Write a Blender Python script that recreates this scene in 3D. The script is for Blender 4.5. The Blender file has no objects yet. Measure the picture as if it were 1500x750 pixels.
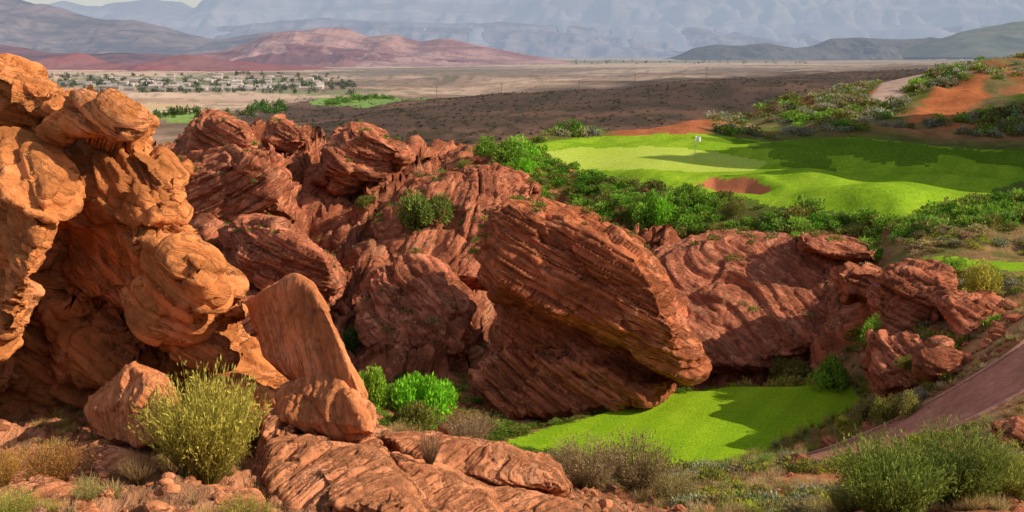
import bpy, bmesh, math, random, time
import numpy as np
from mathutils import Vector
T0=time.time()
random.seed(7); rng=np.random.default_rng(7)
# ------------------------------------------------------------------ survey helpers (bearing + distance -> world)
F=1608.0; TH=math.radians(10.5); CT,ST=math.cos(TH),math.sin(TH)
def ray(px,py):
    r=(px-750)/F; d=(py-375)/F; Y=CT-d*ST
    return r/Y,(-ST-d*CT)/Y
def P(px,py,y):
    a,b=ray(px,py); return (a*y,y,b*y)
def PZ(px,py,z):
    a,b=ray(px,py); y=z/b; return (a*y,y,z)
# ------------------------------------------------------------------ noise
perm=rng.permutation(256); perm=np.concatenate([perm,perm]).astype(np.int32)
g=rng.normal(size=(256,3)); g/=np.linalg.norm(g,axis=1)[:,None]; g=g.astype(np.float32); g=np.concatenate([g,g])
def noise(p,seed=0):
    p=np.asarray(p)+seed*17.31
    i=np.floor(p); f=(p-i).astype(np.float32); i=i.astype(np.int32)&255; u=f*f*f*(f*(f*6-15)+10)
    fx,fy,fz=f[...,0],f[...,1],f[...,2]; ux,uy,uz=u[...,0],u[...,1],u[...,2]
    res=np.zeros(fx.shape,np.float32)
    for dx in (0,1):
        a=perm[i[...,0]+dx]; wx=ux if dx else 1-ux
        for dy in (0,1):
            b=perm[a+i[...,1]+dy-((a+i[...,1]+dy)>511)*256]; wxy=wx*(uy if dy else 1-uy)
            for dz in (0,1):
                gg=g[perm[b+i[...,2]+dz-((b+i[...,2]+dz)>511)*256]]
                res+=wxy*(uz if dz else 1-uz)*(gg[...,0]*(fx-dx)+gg[...,1]*(fy-dy)+gg[...,2]*(fz-dz))
    return res*1.6
def fbm(p,oct=4,seed=0,gain=.5):
    a=1;s=0;q=np.asarray(p)
    for o in range(oct):
        s=s+a*noise(q,seed+o*3.7); a*=gain; q=q*2.07
    return s
def ridged(p,oct=4,seed=0,gain=.5):
    a=1;s=0;q=np.asarray(p);w=0
    for o in range(oct):
        s=s+a*(1-2*np.abs(noise(q,seed+o*3.7))); w+=a; a*=gain; q=q*2.07
    return s/w
def worley(p,seed=0):
    """cell id, edge distance and a per-cell tilted plane (joint-bounded facets)"""
    i=np.floor(p).astype(np.int64); f1=np.full(len(p),9.);f2=f1.copy(); cid=np.zeros(len(p)); pl=np.zeros(len(p))
    for dx in (-1,0,1):
        for dy in (-1,0,1):
            for dz in (-1,0,1):
                c=i+np.array([dx,dy,dz]); h=(c[:,0]*73856093^c[:,1]*19349663^c[:,2]*83492791^int(seed*7919))&0xffffff
                j=np.stack([RT[h%4096],RT[(h//7+13)%4096],RT[(h//61+29)%4096]],-1)
                o=p-(c+.15+.7*j); d=np.sqrt((o*o).sum(1))
                tl=np.stack([RT[(h//3+5)%4096],RT[(h//19+55)%4096],RT[(h//37+91)%4096]],-1)*2-1
                m=d<f1; f2=np.where(m,f1,np.minimum(f2,d)); f1=np.where(m,d,f1); cid=np.where(m,RT[(h//11+101)%4096],cid); pl=np.where(m,(o*tl).sum(1),pl)
    return cid,f2-f1,pl
RT=rng.random(4096)
def sstep(a,b,x):
    t=np.clip((x-a)/(b-a),0,1); return t*t*(3-2*t)
def strata(p,n,scale,seed=0,warp=.5,sharp=.08):
    n=np.array(n,float); n/=np.linalg.norm(n)
    s=(p@n)/scale+warp*fbm(p*(.16/scale),2,seed)
    out=np.zeros(len(p))
    for fr,a,c in ((1,1,.65),(2.6,.62,.5),(6.3,.38,.3)):
        t=s*fr+seed*3.3; i=np.floor(t).astype(int); f=t-i
        h0=RT[(i+int(seed*13))%4096]; h1=RT[(i+1+int(seed*13))%4096]
        k=np.clip((f-.5+sharp)/(2*sharp),0,1); k=k*k*(3-2*k)
        L=h0+(h1-h0)*k-.5
        cr=np.exp(-((f-.5)/.07)**2)*(RT[(i+777)%4096]>.4)
        amp=.5+.8*sstep(-.3,.5,fbm(p*(.25*fr/scale),2,seed+9))
        out+=a*L*amp-c*cr*amp
    return out
# ------------------------------------------------------------------ base terrain (RBF through surveyed spots)
cp=[]
def A(px,py,y): cp.append(P(px,py,y))
def AW(x,y,z): cp.append((x,y,z))
for x in (-14,0,14): AW(x,-6,-2.2); AW(x,4,-3.2)
for a in [(-100,750,15),(0,750,16),(400,750,17),(650,750,19),(820,750,22),(950,750,27),(1100,750,30),(1300,750,26),(1500,750,24),(1650,750,24),
 (0,690,19),(200,690,18.5),(400,690,20),(560,690,22),(700,690,26),(300,640,22),(100,620,24),(500,640,25),(-100,640,22),
 (850,705,42),(950,715,38),(1100,705,41),(1300,700,38),(1450,645,41),(1600,600,42),
 (1190,668,51),(1290,652,48),(1370,618,48),(1440,580,48),(1500,545,48),(1620,480,48),
 (1300,575,59),(1400,520,57),(1500,450,60),(1620,420,62),(1400,440,66),
 (740,652,56),(700,645,56),(640,650,52),(600,610,60),(690,600,64),(560,580,62),(450,600,56),(300,600,52),(0,600,48),
 (600,548,68),(600,480,76),(600,400,86),(620,300,100),(600,250,112),(550,218,122),
 (450,500,76),(450,400,86),(450,300,98),(450,240,110),(420,212,122),
 (300,480,76),(300,380,86),(300,290,98),(300,235,110),(300,215,120),(200,240,112),
 (100,440,76),(100,300,90),(100,240,110),(-150,400,76),(-150,240,110),
 (700,500,78),(750,400,88),(850,500,80),(850,380,92),(700,310,102),(800,300,103),
 (1050,545,76),(1150,545,76),(1230,540,73),(1000,450,83),(1100,430,84),(1200,430,82),(1000,350,91),(1100,350,90),(1200,355,86),
 (1290,400,76),(1300,370,80),(1400,365,76),(1500,360,77),(1620,350,78),
 (930,300,100),(960,335,94),(760,285,104),(720,250,115),(700,222,126),
 (800,216,124),(850,250,116),(930,262,108),(1000,272,105),(1130,308,92),(1300,318,87),(1340,330,84),(1500,300,90),(1620,300,90),
 (1000,230,120),(1150,250,112),(1300,250,112),(1450,250,112),(1200,202,138),(1050,202,136),(900,201,136),(1490,226,122),(1620,222,122),
 (1100,184,152),(1050,168,168),(900,196,148),(820,200,146),(1000,180,160),(1180,155,168),(1250,140,176),(1320,116,192),(1440,92,200),(1510,80,206),(1640,60,206),
 (1500,150,158),(1380,178,148),(1500,200,138),(1640,170,140),
 ]: A(*a)
for px,z in ((-200,-26),(100,-25),(300,-23),(500,-23),(700,-22),(900,-20),(1050,-17)): 
    x=(px-750)/F*185; AW(x,185,z)
for px,z in ((1150,-14),(1320,-8),(1500,-4),(1640,0)):
    x=(px-750)/F*235; AW(x,235,z)
for px,z in ((-200,-42),(200,-40),(500,-38),(800,-36),(1100,-32),(1400,-26),(1650,-18)):
    x=(px-750)/F*330; AW(x,330,z)
for a in [(200,190,560),(450,180,560),(600,186,480),(700,168,560),(900,150,600),(1100,132,650),(1180,120,700),(1400,112,800),(1650,105,800),
  (-200,190,560),(0,150,1000),(300,150,1000),(600,152,950),(900,128,950),(1180,112,1000),(1500,104,1000),
  (0,126,1600),(400,126,1600),(750,124,1600),(1100,108,1700),(1500,98,1700),
  (-200,106,3000),(400,106,3000),(750,104,3000),(1100,97,3000),(1500,92,3000),
  (0,88,8000),(750,88,7500),(1500,86,7500),(0,81,17000),(750,81,17000),(1500,81,17000)]: A(*a)
cp=np.array(cp)
def q_of(x,y): return np.stack([x/(y+12)*2.6,np.log(y+12)],-1)
Q=q_of(cp[:,0],cp[:,1]); W=cp[:,2]/(cp[:,1]+12)
def ker(r2): return np.sqrt(r2+.02)
K=ker(((Q[:,None]-Q[None])**2).sum(-1)); n=len(Q)
M=np.zeros((n+3,n+3)); M[:n,:n]=K-np.eye(n)*.004; M[:n,n]=1; M[:n,n+1:]=Q; M[n,:n]=1; M[n+1:,:n]=Q.T
sol=np.linalg.solve(M,np.concatenate([W,[0,0,0]]))
def base_h(x,y):
    x=np.asarray(x,float);y=np.asarray(y,float); sh=x.shape
    q=q_of(x.ravel(),y.ravel()); out=np.empty(len(q))
    for s in range(0,len(q),20000):
        qq=q[s:s+20000]
        d=(qq[:,0:1]-Q[None,:,0])**2+(qq[:,1:2]-Q[None,:,1])**2
        out[s:s+20000]=ker(d)@sol[:n]+sol[n]+qq@sol[n+1:]
    return (out*(y.ravel()+12)).reshape(sh)
def hit(px,py,ymin=12):
    a,b=ray(px,py); ys=np.geomspace(ymin,9000,700)
    d=b*ys-base_h(a*ys,ys); k=np.argmax(d<0) if (d<0).any() else -1
    return (a*ys[k],ys[k])
def poly(pts,ymin=12): return np.array([hit(x,y,ymin) for x,y in pts])
def sdf(poly,x,y):
    d=np.full(x.shape,1e18); ins=np.zeros(x.shape,bool); m=len(poly)
    for i in range(m):
        ax,ay=poly[i]; bx,by=poly[(i+1)%m]; ex,ey=bx-ax,by-ay
        t=np.clip(((x-ax)*ex+(y-ay)*ey)/(ex*ex+ey*ey+1e-9),0,1)
        d=np.minimum(d,(x-ax-t*ex)**2+(y-ay-t*ey)**2)
        c=((ay>y)!=(by>y))&(x<(bx-ax)*(y-ay)/(by-ay+1e-12)+ax); ins^=c
    return np.where(ins,-1,1)*np.sqrt(d)
TEEZ=-21.0
tee=np.array([PZ(x,y,TEEZ)[:2] for x,y in [(728,653),(790,632),(860,612),(940,590),(1010,573),(1070,567),(1130,566),(1200,565),(1248,567),(1257,585),(1235,603),(1180,625),(1120,655),(1060,680),(1020,684),(960,682),(900,673),(820,664)]])
fair=poly([(788,214),(820,206),(880,200),(950,198),(1050,200),(1250,202),(1350,214),(1500,222),(1660,226),(1660,280),(1500,264),(1470,275),(1440,285),(1390,305),(1330,322),(1240,310),(1150,302),(1085,288),(1010,285),(930,264),(870,256),(815,238)],84)
green=poly([(800,226),(850,217),(960,216),(1060,226),(1120,238),(1105,250),(1010,252),(900,250),(830,244)],84)
rough=poly([(1010,200),(1250,201),(1350,213),(1660,224),(1660,250),(1500,238),(1400,236),(1350,244),(1230,234),(1180,246),(1130,232),(1060,212)],84)  # outline of the fairway band whose cloud shade is painted as darker turf
bunk=poly([(1018,271),(1045,263),(1100,262),(1133,269),(1112,278),(1050,280)],84)
sand1=poly([(890,206),(945,190),(1042,180),(1034,194),(990,209),(930,214)],120)
sand2=poly([(1322,178),(1368,136),(1440,128),(1450,150),(1400,170)],120)
sand3=poly([(1375,190),(1400,182),(1428,183),(1424,191)],120); sand4=poly([(1455,142),(1500,128),(1600,124),(1600,140),(1490,150)],120)
upath=poly([(1272,149),(1290,126),(1330,109),(1378,102),(1352,115),(1326,130),(1314,149)],120)
path=poly([(1178,668),(1260,641),(1350,597),(1440,547),(1500,505),(1660,410),(1660,480),(1500,578),(1440,610),(1370,640),(1290,667),(1215,684)],34)
sliv=poly([(1338,386),(1420,383),(1660,385),(1660,402),(1500,400),(1400,396)],60)
def pp(l): return np.array([((px-750)/F*y,y) for px,y in l])
rockp=pp([(-300,58),(520,60),(680,62),(700,68),(900,72),(1290,70),(1310,86),(1000,93),(950,96),(800,108),(720,116),(690,130),(560,160),(-300,160)])
# ------------------------------------------------------------------ terrain grid (one sheet to the horizon)
NC=840
us=np.linspace(-.78,.78,NC)
ys=np.concatenate([np.exp(np.linspace(np.log(4),np.log(312),740))[:-1],np.exp(np.linspace(np.log(312),np.log(26012),190))])-12
ys=np.concatenate([[-9.5],ys[ys>-7.9]])
NR=len(ys)
Y=np.repeat(ys[:,None],NC,1); X=us[None]*(Y+12)
x,y=X.ravel(),Y.ravel(); z=base_h(x,y)
p2=np.stack([x,y,np.zeros_like(x)],-1)
near=y<320
def N(freq,oct=4,seed=0,rid=False,mask=None,aniso=(1,1)):
    out=np.zeros(len(x)); k=near if mask is None else mask
    q=p2[k]*np.array([freq*aniso[0],freq*aniso[1],1]); out[k]=(ridged if rid else fbm)(q,oct,seed); return out
# unseen hill, added past the right end of the fairway to shadow the turf
hm=(y>80)&(y<200)&(x>40)
hx=x-(y*.47+23); shadow_hill=np.exp(-(np.clip(np.abs(hx)-4,0,None)/8)**2)*sstep(84,100,y)*(1-sstep(138,160,y))
z+=shadow_hill*(25+16*N(.085,3,5,mask=hm))
edge=N(.35,2,11,mask=(y<230))*.6
def inside(pl,e=1.0):
    out=np.full(len(x),99.0); bb=(x>pl[:,0].min()-12)&(x<pl[:,0].max()+12)&(y>pl[:,1].min()-12)&(y<pl[:,1].max()+12)
    out[bb]=sdf(pl,x[bb],y[bb])+edge[bb]*e; return out
d_tee=inside(tee,.5); d_fair=inside(fair,1.0); d_green=inside(green,.4); d_bunk=inside(bunk,.5); d_shade=inside(rough,4)
d_s1=inside(sand1,2); d_s2=inside(sand2,2); d_s3=inside(sand3,1); d_s4=inside(sand4,3); d_up=inside(upath,.4); d_path=inside(path,.25); d_sl=inside(sliv,.7)
smooth=np.minimum.reduce([d_tee,d_fair,d_path,d_sl,d_up]); sm=sstep(0,5,smooth)
d_rock=np.full(len(x),99.0); bb=(y>50)&(y<170); d_rock[bb]=sdf(rockp,x[bb],y[bb])+N(.12,3,21,mask=bb)[bb]*4
rk=1-sstep(-2,2,d_rock)
k=sstep(0,2.5,d_tee); z=TEEZ*(1-k)+z*k
z+=(1-sstep(-3,1,d_fair))*sstep(0,6,d_green)*N(.075,2,91,mask=(y>80)&(y<160)&(x>0))*1.3
rk*=sm
fg=(1-sstep(30,52,y))*(1-sstep(2,9,x-.02*y))*sm
kk=rk>0
ca,sa=math.cos(.75),math.sin(.75)
qx=(x*ca+y*sa)[kk]; qy=(-x*sa+y*ca)[kk]; o_=np.zeros(kk.sum())
wv=fbm(np.stack([qx*.03,qy*.05,o_],-1),3,3)
t1=qx/12+wv*1.9; fr1=t1-np.floor(t1); saw=np.where(fr1<.78,fr1/.78,(1-fr1)/.22); a1_=RT[(np.floor(t1).astype(int)+500)%4096]*.7+.5
t2=qy/8+wv*1.5+3.3; fr2=t2-np.floor(t2); saw2=np.where(fr2<.7,fr2/.7,(1-fr2)/.3)
L=(saw-.5)*4.4*a1_+(saw2-.5)*1.8+ridged(np.stack([qx*.09,qy*.16,o_],-1),3,7,.4)*.9-.8
z[kk]+=rk[kk]*L*sstep(60,76,y[kk])*(1-.5*sstep(112,140,y[kk]))
other=(1-rk)*sm
z+=other*near*(N(.12,3,41)*.55*sstep(15,50,y)*sstep(2,14,np.abs(d_tee))+N(.6,3,43,mask=y<90)*.14)
hillm=sstep(140,165,y)*(y<320)*other
z+=hillm*(N(.05,3,45,mask=(y>130)&near)*1.8)
z+=fg*(N(.5,3,47,True,mask=y<55)-.3)*.35
far=(y>=280); q=np.zeros(len(x)); q[far]=fbm(p2[far]*np.array([.004,.002,1]),4,51)
z+=q*np.clip((y-280)*.02,0,9)*(1-sstep(1500,4000,y))
z-=.55*(1-sstep(-1.3,.3,d_bunk)); z+=.35*np.exp(-((d_bunk-1.0)/1.0)**2)
Pm=np.stack([x,y,z],-1).reshape(NR,NC,3)
du=np.gradient(Pm,axis=1); dv=np.gradient(Pm,axis=0)
nr=np.cross(du,dv); nr/=np.linalg.norm(nr,axis=-1)[...,None]+1e-12; nf=nr.reshape(-1,3)
pf=Pm.reshape(-1,3)
dis=np.zeros(len(x))
mm=(rk>.02); pm_=pf[mm]; cw,ew,pw_=worley(pm_*np.array([.22,.22,.36])+fbm(pm_*.1,2,5)[:,None]*.2,3)
dis[mm]=rk[mm]*(strata(pm_,(-.45,-.35,.8),1.8,2,.35)*1.0+(cw-.5)*.5+pw_*.9-.25*np.exp(-ew/.05)+fbm(pm_*1.3,2,61)*.08)
mg=(fg>.02)&(y>8); dis[mg]+=fg[mg]*(strata(pf[mg],(.42,-.5,.8),.45,4)*.11+fbm(pf[mg]*2.6,4,63,.65)*.08)
mr=(x>0)&(y>18)&(y<70)&(rk<.5); dis[mr]+=sm[mr]*fbm(pf[mr]*2.2,3,65,.6)*.05
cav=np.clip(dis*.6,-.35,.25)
pf=pf+nf*dis[:,None]; Pm=pf.reshape(NR,NC,3); Zg=Pm[...,2]; steep=1-nf[:,2]
def height_at(qx,qy):
    qx=np.asarray(qx,float);qy=np.asarray(qy,float)
    r=np.interp(qy,ys,np.arange(NR)); c=np.clip((qx/(qy+12)+.78)/1.56*(NC-1),0,NC-1.001)
    r=np.clip(r,0,NR-1.001); r0=r.astype(int);c0=c.astype(int);fr=r-r0;fc=c-c0
    return (Zg[r0,c0]*(1-fr)*(1-fc)+Zg[r0+1,c0]*fr*(1-fc)+Zg[r0,c0+1]*(1-fr)*fc+Zg[r0+1,c0+1]*fr*fc)
# ------------------------------------------------------------------ ground colours (albedo, cloud shade painted into the valley)
def C3(*c): return np.array(c,float)
col=np.tile(C3(.42,.165,.07),(len(x),1))
def mixc(m,c):
    m=np.clip(m,0,1); k=m>1e-3; mk=m[k][:,None]; col[k]=col[k]*(1-mk)+np.asarray(c)*mk
n1=N(.10,3,71); n2=N(.5,3,73); n3=N(2.2,2,75,mask=y<70)
mixc(sstep(-.2,.5,n2)*.5,C3(.48,.25,.12))
rf=sstep(6,14,x)*(1-sstep(48,66,y)); mixc(rf*sstep(-.3,.4,n2+n3*.4)*.75,C3(.48,.33,.15))
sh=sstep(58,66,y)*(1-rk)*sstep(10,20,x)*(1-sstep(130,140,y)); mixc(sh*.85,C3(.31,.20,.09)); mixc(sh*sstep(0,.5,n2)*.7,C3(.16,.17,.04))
bank=(1-sstep(3,9,np.abs(d_fair)+n2*2))*(1-rk*.8); mixc(bank*.9,C3(.13,.14,.035))
mixc((1-sstep(0,2.2,d_fair+n2*.8))*.8,C3(.13,.21,.03)); mixc((1-sstep(0,1.6,d_tee+n2*.8))*.8,C3(.13,.20,.03))
hl=sstep(136,150,y+n2*3)*(1-rk)*(y<330); mixc(hl,C3(.22,.18,.075)); mixc(hl*sstep(-.1,.5,n1+n2*.3),C3(.14,.175,.035)); mixc(hl*sstep(.05,.3,N(.06,3,77,mask=(y>120)&near)+.25*n2)*.9,C3(.44,.16,.065))
mixc(np.clip(shadow_hill,0,1)*.6,C3(.12,.11,.05))
mixc(rk,C3(.47,.155,.078)); mixc(rk*sstep(-.1,.7,n1)*.6,C3(.54,.23,.13)); mixc(rk*sstep(.1,.6,n2)*.5,C3(.34,.10,.05))
flat=1-sstep(.02,.13,steep); mixc(rk*flat*sstep(0,.4,n1+.5*n2)*.6,C3(.20,.17,.07))
mixc(fg*.8,C3(.46,.19,.09)); mixc(fg*sstep(0,.6,n2)*.5,C3(.54,.30,.17))
mixc((1-sstep(-1,.8,d_s1)),C3(.46,.155,.07)); mixc((1-sstep(-1,.8,d_s2)),C3(.54,.18,.07)); mixc((1-sstep(-1,.8,d_s3)),C3(.50,.16,.065)); mixc((1-sstep(-1,.8,d_s4))*.8,C3(.48,.18,.085)); mixc(1-sstep(-.3,.5,d_up),C3(.58,.39,.30))
fy=sstep(260,380,y); fm=y>250
def fq(ax,ay,s,o=4):
    r=np.zeros(len(x)); r[fm]=fbm(p2[fm]*np.array([ax,ay,1]),o,s); return r
fn=fq(.012,.01,81); fn2=fq(.0012,.0006,83); fn3=fq(.06,.04,85,3); fn4=fq(.0007,.0035,87,3)
mixc(fy,C3(.095,.06,.045)); mixc(fy*sstep(.0,.4,fn)*.6,C3(.19,.105,.07)); mixc(fy*sstep(0,.35,fn3)*.7,C3(.045,.04,.027))
uu=x/(y+12)
bound=1150+uu*1500; vly=sstep(-200,150,y-bound+fn*160)
mixc(vly,C3(.31,.205,.15)); mixc(vly*sstep(-.1,.25,fn2+fn*.25),C3(.50,.34,.24)); mixc(vly*sstep(.05,.35,-fn2+fn3*.3)*.75,C3(.17,.12,.09)); mixc(vly*sstep(.1,.4,fn4+fn*.15)*.6,C3(.58,.42,.31)); mixc(vly*sstep(.12,.4,-fn4+fn3*.2)*.6,C3(.11,.095,.075))  # darker valley patches are cloud shade mixed into the ground colour
mixc(vly*sstep(.15,.45,fn3+fn*.4)*.5,C3(.10,.095,.055))
fieldp=poly([(185,172),(225,161),(300,161),(345,168),(330,175),(250,177)],300); fieldq=poly([(470,160),(500,152),(590,151),(585,157),(530,161)],300); fieldr=poly([(120,158),(170,151),(290,151),(280,156)],300)
fieldt=poly([(60,118),(150,113),(300,112),(420,118),(400,126),(250,131),(90,130)],300); fieldu=poly([(640,92),(800,89),(1180,89),(1150,91),(850,93)],1500)
fieldv=poly([(330,137),(420,134),(560,135),(480,140)],600)
for f_,c_,m_,e_ in ((fieldp,(.20,.32,.07),.9,30),(fieldq,(.18,.30,.07),.9,30),(fieldr,(.50,.37,.19),.9,30),(fieldt,(.12,.15,.06),.75,260),(fieldu,(.10,.13,.06),.8,200),(fieldv,(.15,.19,.07),.7,60)):
    kf=(y>300)&(y<9000); mk_=np.zeros(len(x)); mk_[kf]=(sdf(f_,x[kf],y[kf])+fn[kf]*e_<0)*m_; mixc(mk_,C3(*c_))
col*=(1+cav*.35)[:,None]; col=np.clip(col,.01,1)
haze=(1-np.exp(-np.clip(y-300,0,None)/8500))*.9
cls=np.zeros(len(x),int)
cls[d_tee<0]=1; cls[d_fair<0]=2; cls[(d_shade<0)&(d_fair<0)]=7; cls[(d_green<0)&(d_fair<0)]=3; cls[d_bunk<0]=4; cls[(d_path<0)]=5; cls[d_sl<0]=6
# ------------------------------------------------------------------ materials
def nt(name):
    m=bpy.data.materials.new(name); m.use_nodes=True; t=m.node_tree; t.nodes.clear(); return m,t
def nd(t,ty,**kw):
    n_=t.nodes.new(ty)
    for k_,v in kw.items(): setattr(n_,k_,v)
    return n_
def lk(t,a,b): t.links.new(a,b)
def math_(t,op,a,b=None):
    m=t.nodes.new('ShaderNodeMath'); m.operation=op
    for i,v in enumerate((a,b)):
        if v is None: continue
        if isinstance(v,(int,float)): m.inputs[i].default_value=v
        else: lk(t,v,m.inputs[i])
    return m.outputs[0]
def mapr(t,v,a,b,c,d):
    m=t.nodes.new('ShaderNodeMapRange'); lk(t,v,m.inputs[0])
    for i,k_ in enumerate((a,b,c,d)): m.inputs[i+1].default_value=k_
    return m.outputs[0]
def mixrgb(t,f,a,b,bt='MIX'):
    m=t.nodes.new('ShaderNodeMixRGB'); m.blend_type=bt
    for s_,v in zip(('Fac','Color1','Color2'),(f,a,b)):
        if isinstance(v,(int,float)): m.inputs[s_].default_value=v
        elif isinstance(v,tuple): m.inputs[s_].default_value=(*v,1)
        else: lk(t,v,m.inputs[s_])
    return m.outputs[0]
def noi(t,vec,scale,detail=3,rough=.6):
    n_=nd(t,'ShaderNodeTexNoise'); n_.inputs['Scale'].default_value=scale; n_.inputs['Detail'].default_value=detail; n_.inputs['Roughness'].default_value=rough
    lk(t,vec,n_.inputs['Vector']); return n_.outputs[0]
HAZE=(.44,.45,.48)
def rock_nodes(t,base,rocky,bed,big=1.0,bumpd=.12,haze_sock=None,fine=1.0,sw=1.0):
    pos=nd(t,'ShaderNodeNewGeometry').outputs['Position']
    mp=nd(t,'ShaderNodeMapping'); mp.vector_type='TEXTURE'; mp.inputs['Rotation'].default_value=Vector(bed).to_track_quat('Z','Y').to_euler(); mp.inputs['Scale'].default_value=(big/.30,big/.30,big/3.0); lk(t,pos,mp.inputs['Vector'])
    st=noi(t,mp.outputs[0],1.0,6,.70)
    n_b=noi(t,pos,2.2*fine,5,.68)
    n_a=noi(t,pos,.45/big,3,.6)
    v=math_(t,'MULTIPLY',mapr(t,n_a,.3,.7,.76,1.24),mapr(t,n_b,.3,.7,.78,1.22))
    sv=mapr(t,st,.34,.66,1-.45*sw,1+.42*sw)
    one=math_(t,'ADD',math_(t,'MULTIPLY',math_(t,'SUBTRACT',sv,1.0),rocky),1.0)
    v=math_(t,'MULTIPLY',v,one)
    cr=math_(t,'MULTIPLY',mapr(t,math_(t,'ABSOLUTE',math_(t,'SUBTRACT',st,.47)),0,.022,1,0),math_(t,'MULTIPLY',rocky,mapr(t,n_a,.35,.6,.2*sw,.9*sw)))
    mul=t.nodes.new('ShaderNodeVectorMath'); mul.operation='SCALE'; lk(t,base,mul.inputs[0]); lk(t,v,mul.inputs['Scale'])
    c=mixrgb(t,math_(t,'MULTIPLY',mapr(t,math_(t,'ADD',n_a,math_(t,'MULTIPLY',n_b,.5)),.78,.94,0,.5),rocky),mul.outputs[0],(.64,.32,.18))
    c=mixrgb(t,math_(t,'MULTIPLY',mapr(t,math_(t,'ADD',st,math_(t,'MULTIPLY',n_a,-.5)),.30,.42,0,.35),rocky),c,(.19,.055,.028))
    c=mixrgb(t,math_(t,'MULTIPLY',cr,.7),c,(.09,.03,.018))
    h=math_(t,'ADD',math_(t,'MULTIPLY',math_(t,'MULTIPLY',st,rocky),sw),math_(t,'MULTIPLY',n_b,.5))
    h=math_(t,'SUBTRACT',h,math_(t,'MULTIPLY',cr,.18))
    bp=nd(t,'ShaderNodeBump'); bp.inputs['Strength'].default_value=1.0; bp.inputs['Distance'].default_value=bumpd*3; lk(t,h,bp.inputs['Height'])
    b=nd(t,'ShaderNodeBsdfDiffuse'); b.inputs['Roughness'].default_value=.6
    lk(t,c,b.inputs['Color']); lk(t,bp.outputs[0],b.inputs['Normal'])
    o=nd(t,'ShaderNodeOutputMaterial')
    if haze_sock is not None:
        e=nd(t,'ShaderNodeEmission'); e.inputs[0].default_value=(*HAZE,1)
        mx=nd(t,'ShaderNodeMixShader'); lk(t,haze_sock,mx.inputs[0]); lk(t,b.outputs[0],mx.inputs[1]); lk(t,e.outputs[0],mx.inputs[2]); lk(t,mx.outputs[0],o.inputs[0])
    else: lk(t,b.outputs[0],o.inputs[0])
m_ground,t=nt('ground_mat')
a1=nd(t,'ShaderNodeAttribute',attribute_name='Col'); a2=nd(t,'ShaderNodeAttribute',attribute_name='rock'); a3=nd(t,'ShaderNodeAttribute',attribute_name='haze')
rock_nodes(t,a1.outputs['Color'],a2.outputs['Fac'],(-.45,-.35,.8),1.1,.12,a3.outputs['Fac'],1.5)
def rockmat(name,c,bed,big=1.0,bumpd=.1,fine=1,sw=1.0):
    m,t=nt(name); r=nd(t,'ShaderNodeRGB'); r.outputs[0].default_value=(*c,1); v=nd(t,'ShaderNodeValue'); v.outputs[0].default_value=1
    rock_nodes(t,r.outputs[0],v.outputs[0],bed,big,bumpd,None,fine,sw); return m
m_orange=rockmat('orange_sandstone',(.64,.235,.078),(.5,-.1,.85),.9,.06,2,.85)
m_slab=rockmat('slab_sandstone',(.60,.22,.088),(.85,-.1,.35),.5,.035,2.5,.7)
m_fg=rockmat('foreground_sandstone',(.58,.235,.11),(.42,-.5,.8),.33,.04,2.5,1.1)
m_red=rockmat('red_sandstone',(.56,.18,.080),(.42,-.1,.88),1.0,.14,1.1,1.1)
m_pink=rockmat('pink_sandstone',(.54,.185,.096),(.35,-.2,.9),.9,.13,1.1,1.1)
m_pinkl=rockmat('pink_sandstone_reverse_dip',(.53,.178,.090),(-.45,-.3,.8),.9,.13,1.1,1.1)
m_wall=rockmat('cross_bedded_sandstone',(.54,.19,.104),(.30,-.45,.85),.6,.10,1.1,1.1)
def turf(name,c1,c2,c3,fine=9,stripe=0):
    m,t=nt(name); pos=nd(t,'ShaderNodeNewGeometry').outputs['Position']
    a=noi(t,pos,.16,3,.6); b_=noi(t,pos,1.4,4,.65); f_=noi(t,pos,fine,2,.7)
    c=mixrgb(t,mapr(t,a,.35,.65,0,1),c1,c2); c=mixrgb(t,mapr(t,b_,.45,.75,0,.6),c,c3)
    if stripe:
        mp=nd(t,'ShaderNodeMapping'); mp.inputs['Rotation'].default_value=(0,0,math.radians(28)); lk(t,pos,mp.inputs['Vector'])
        w_=nd(t,'ShaderNodeTexWave'); w_.inputs['Scale'].default_value=stripe; w_.inputs['Distortion'].default_value=.4; lk(t,mp.outputs[0],w_.inputs['Vector'])
        c=mixrgb(t,mapr(t,w_.outputs['Fac'],.35,.65,0,.3),c,c3)
    s=t.nodes.new('ShaderNodeVectorMath'); s.operation='SCALE'; lk(t,c,s.inputs[0]); lk(t,mapr(t,f_,.25,.75,.68,1.32),s.inputs['Scale'])
    bp=nd(t,'ShaderNodeBump'); bp.inputs['Distance'].default_value=.06; bp.inputs['Strength'].default_value=.6; lk(t,f_,bp.inputs['Height'])
    b=nd(t,'ShaderNodeBsdfDiffuse'); lk(t,s.outputs[0],b.inputs['Color']); lk(t,bp.outputs[0],b.inputs['Normal']); o=nd(t,'ShaderNodeOutputMaterial'); lk(t,b.outputs[0],o.inputs[0]); return m
m_tee=turf('tee_turf',(.24,.39,.014),(.32,.48,.022),(.16,.30,.012),6,.14)
m_fair=turf('fairway_turf',(.21,.35,.018),(.31,.44,.030),(.13,.25,.014),4,.08)
m_shade=turf('painted_shade_turf',(.105,.185,.014),(.14,.225,.018),(.075,.135,.012),3)  # fairway turf with the shade put into its colour
m_green=turf('green_turf',(.40,.50,.06),(.46,.54,.09),(.34,.43,.05),6)
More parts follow.
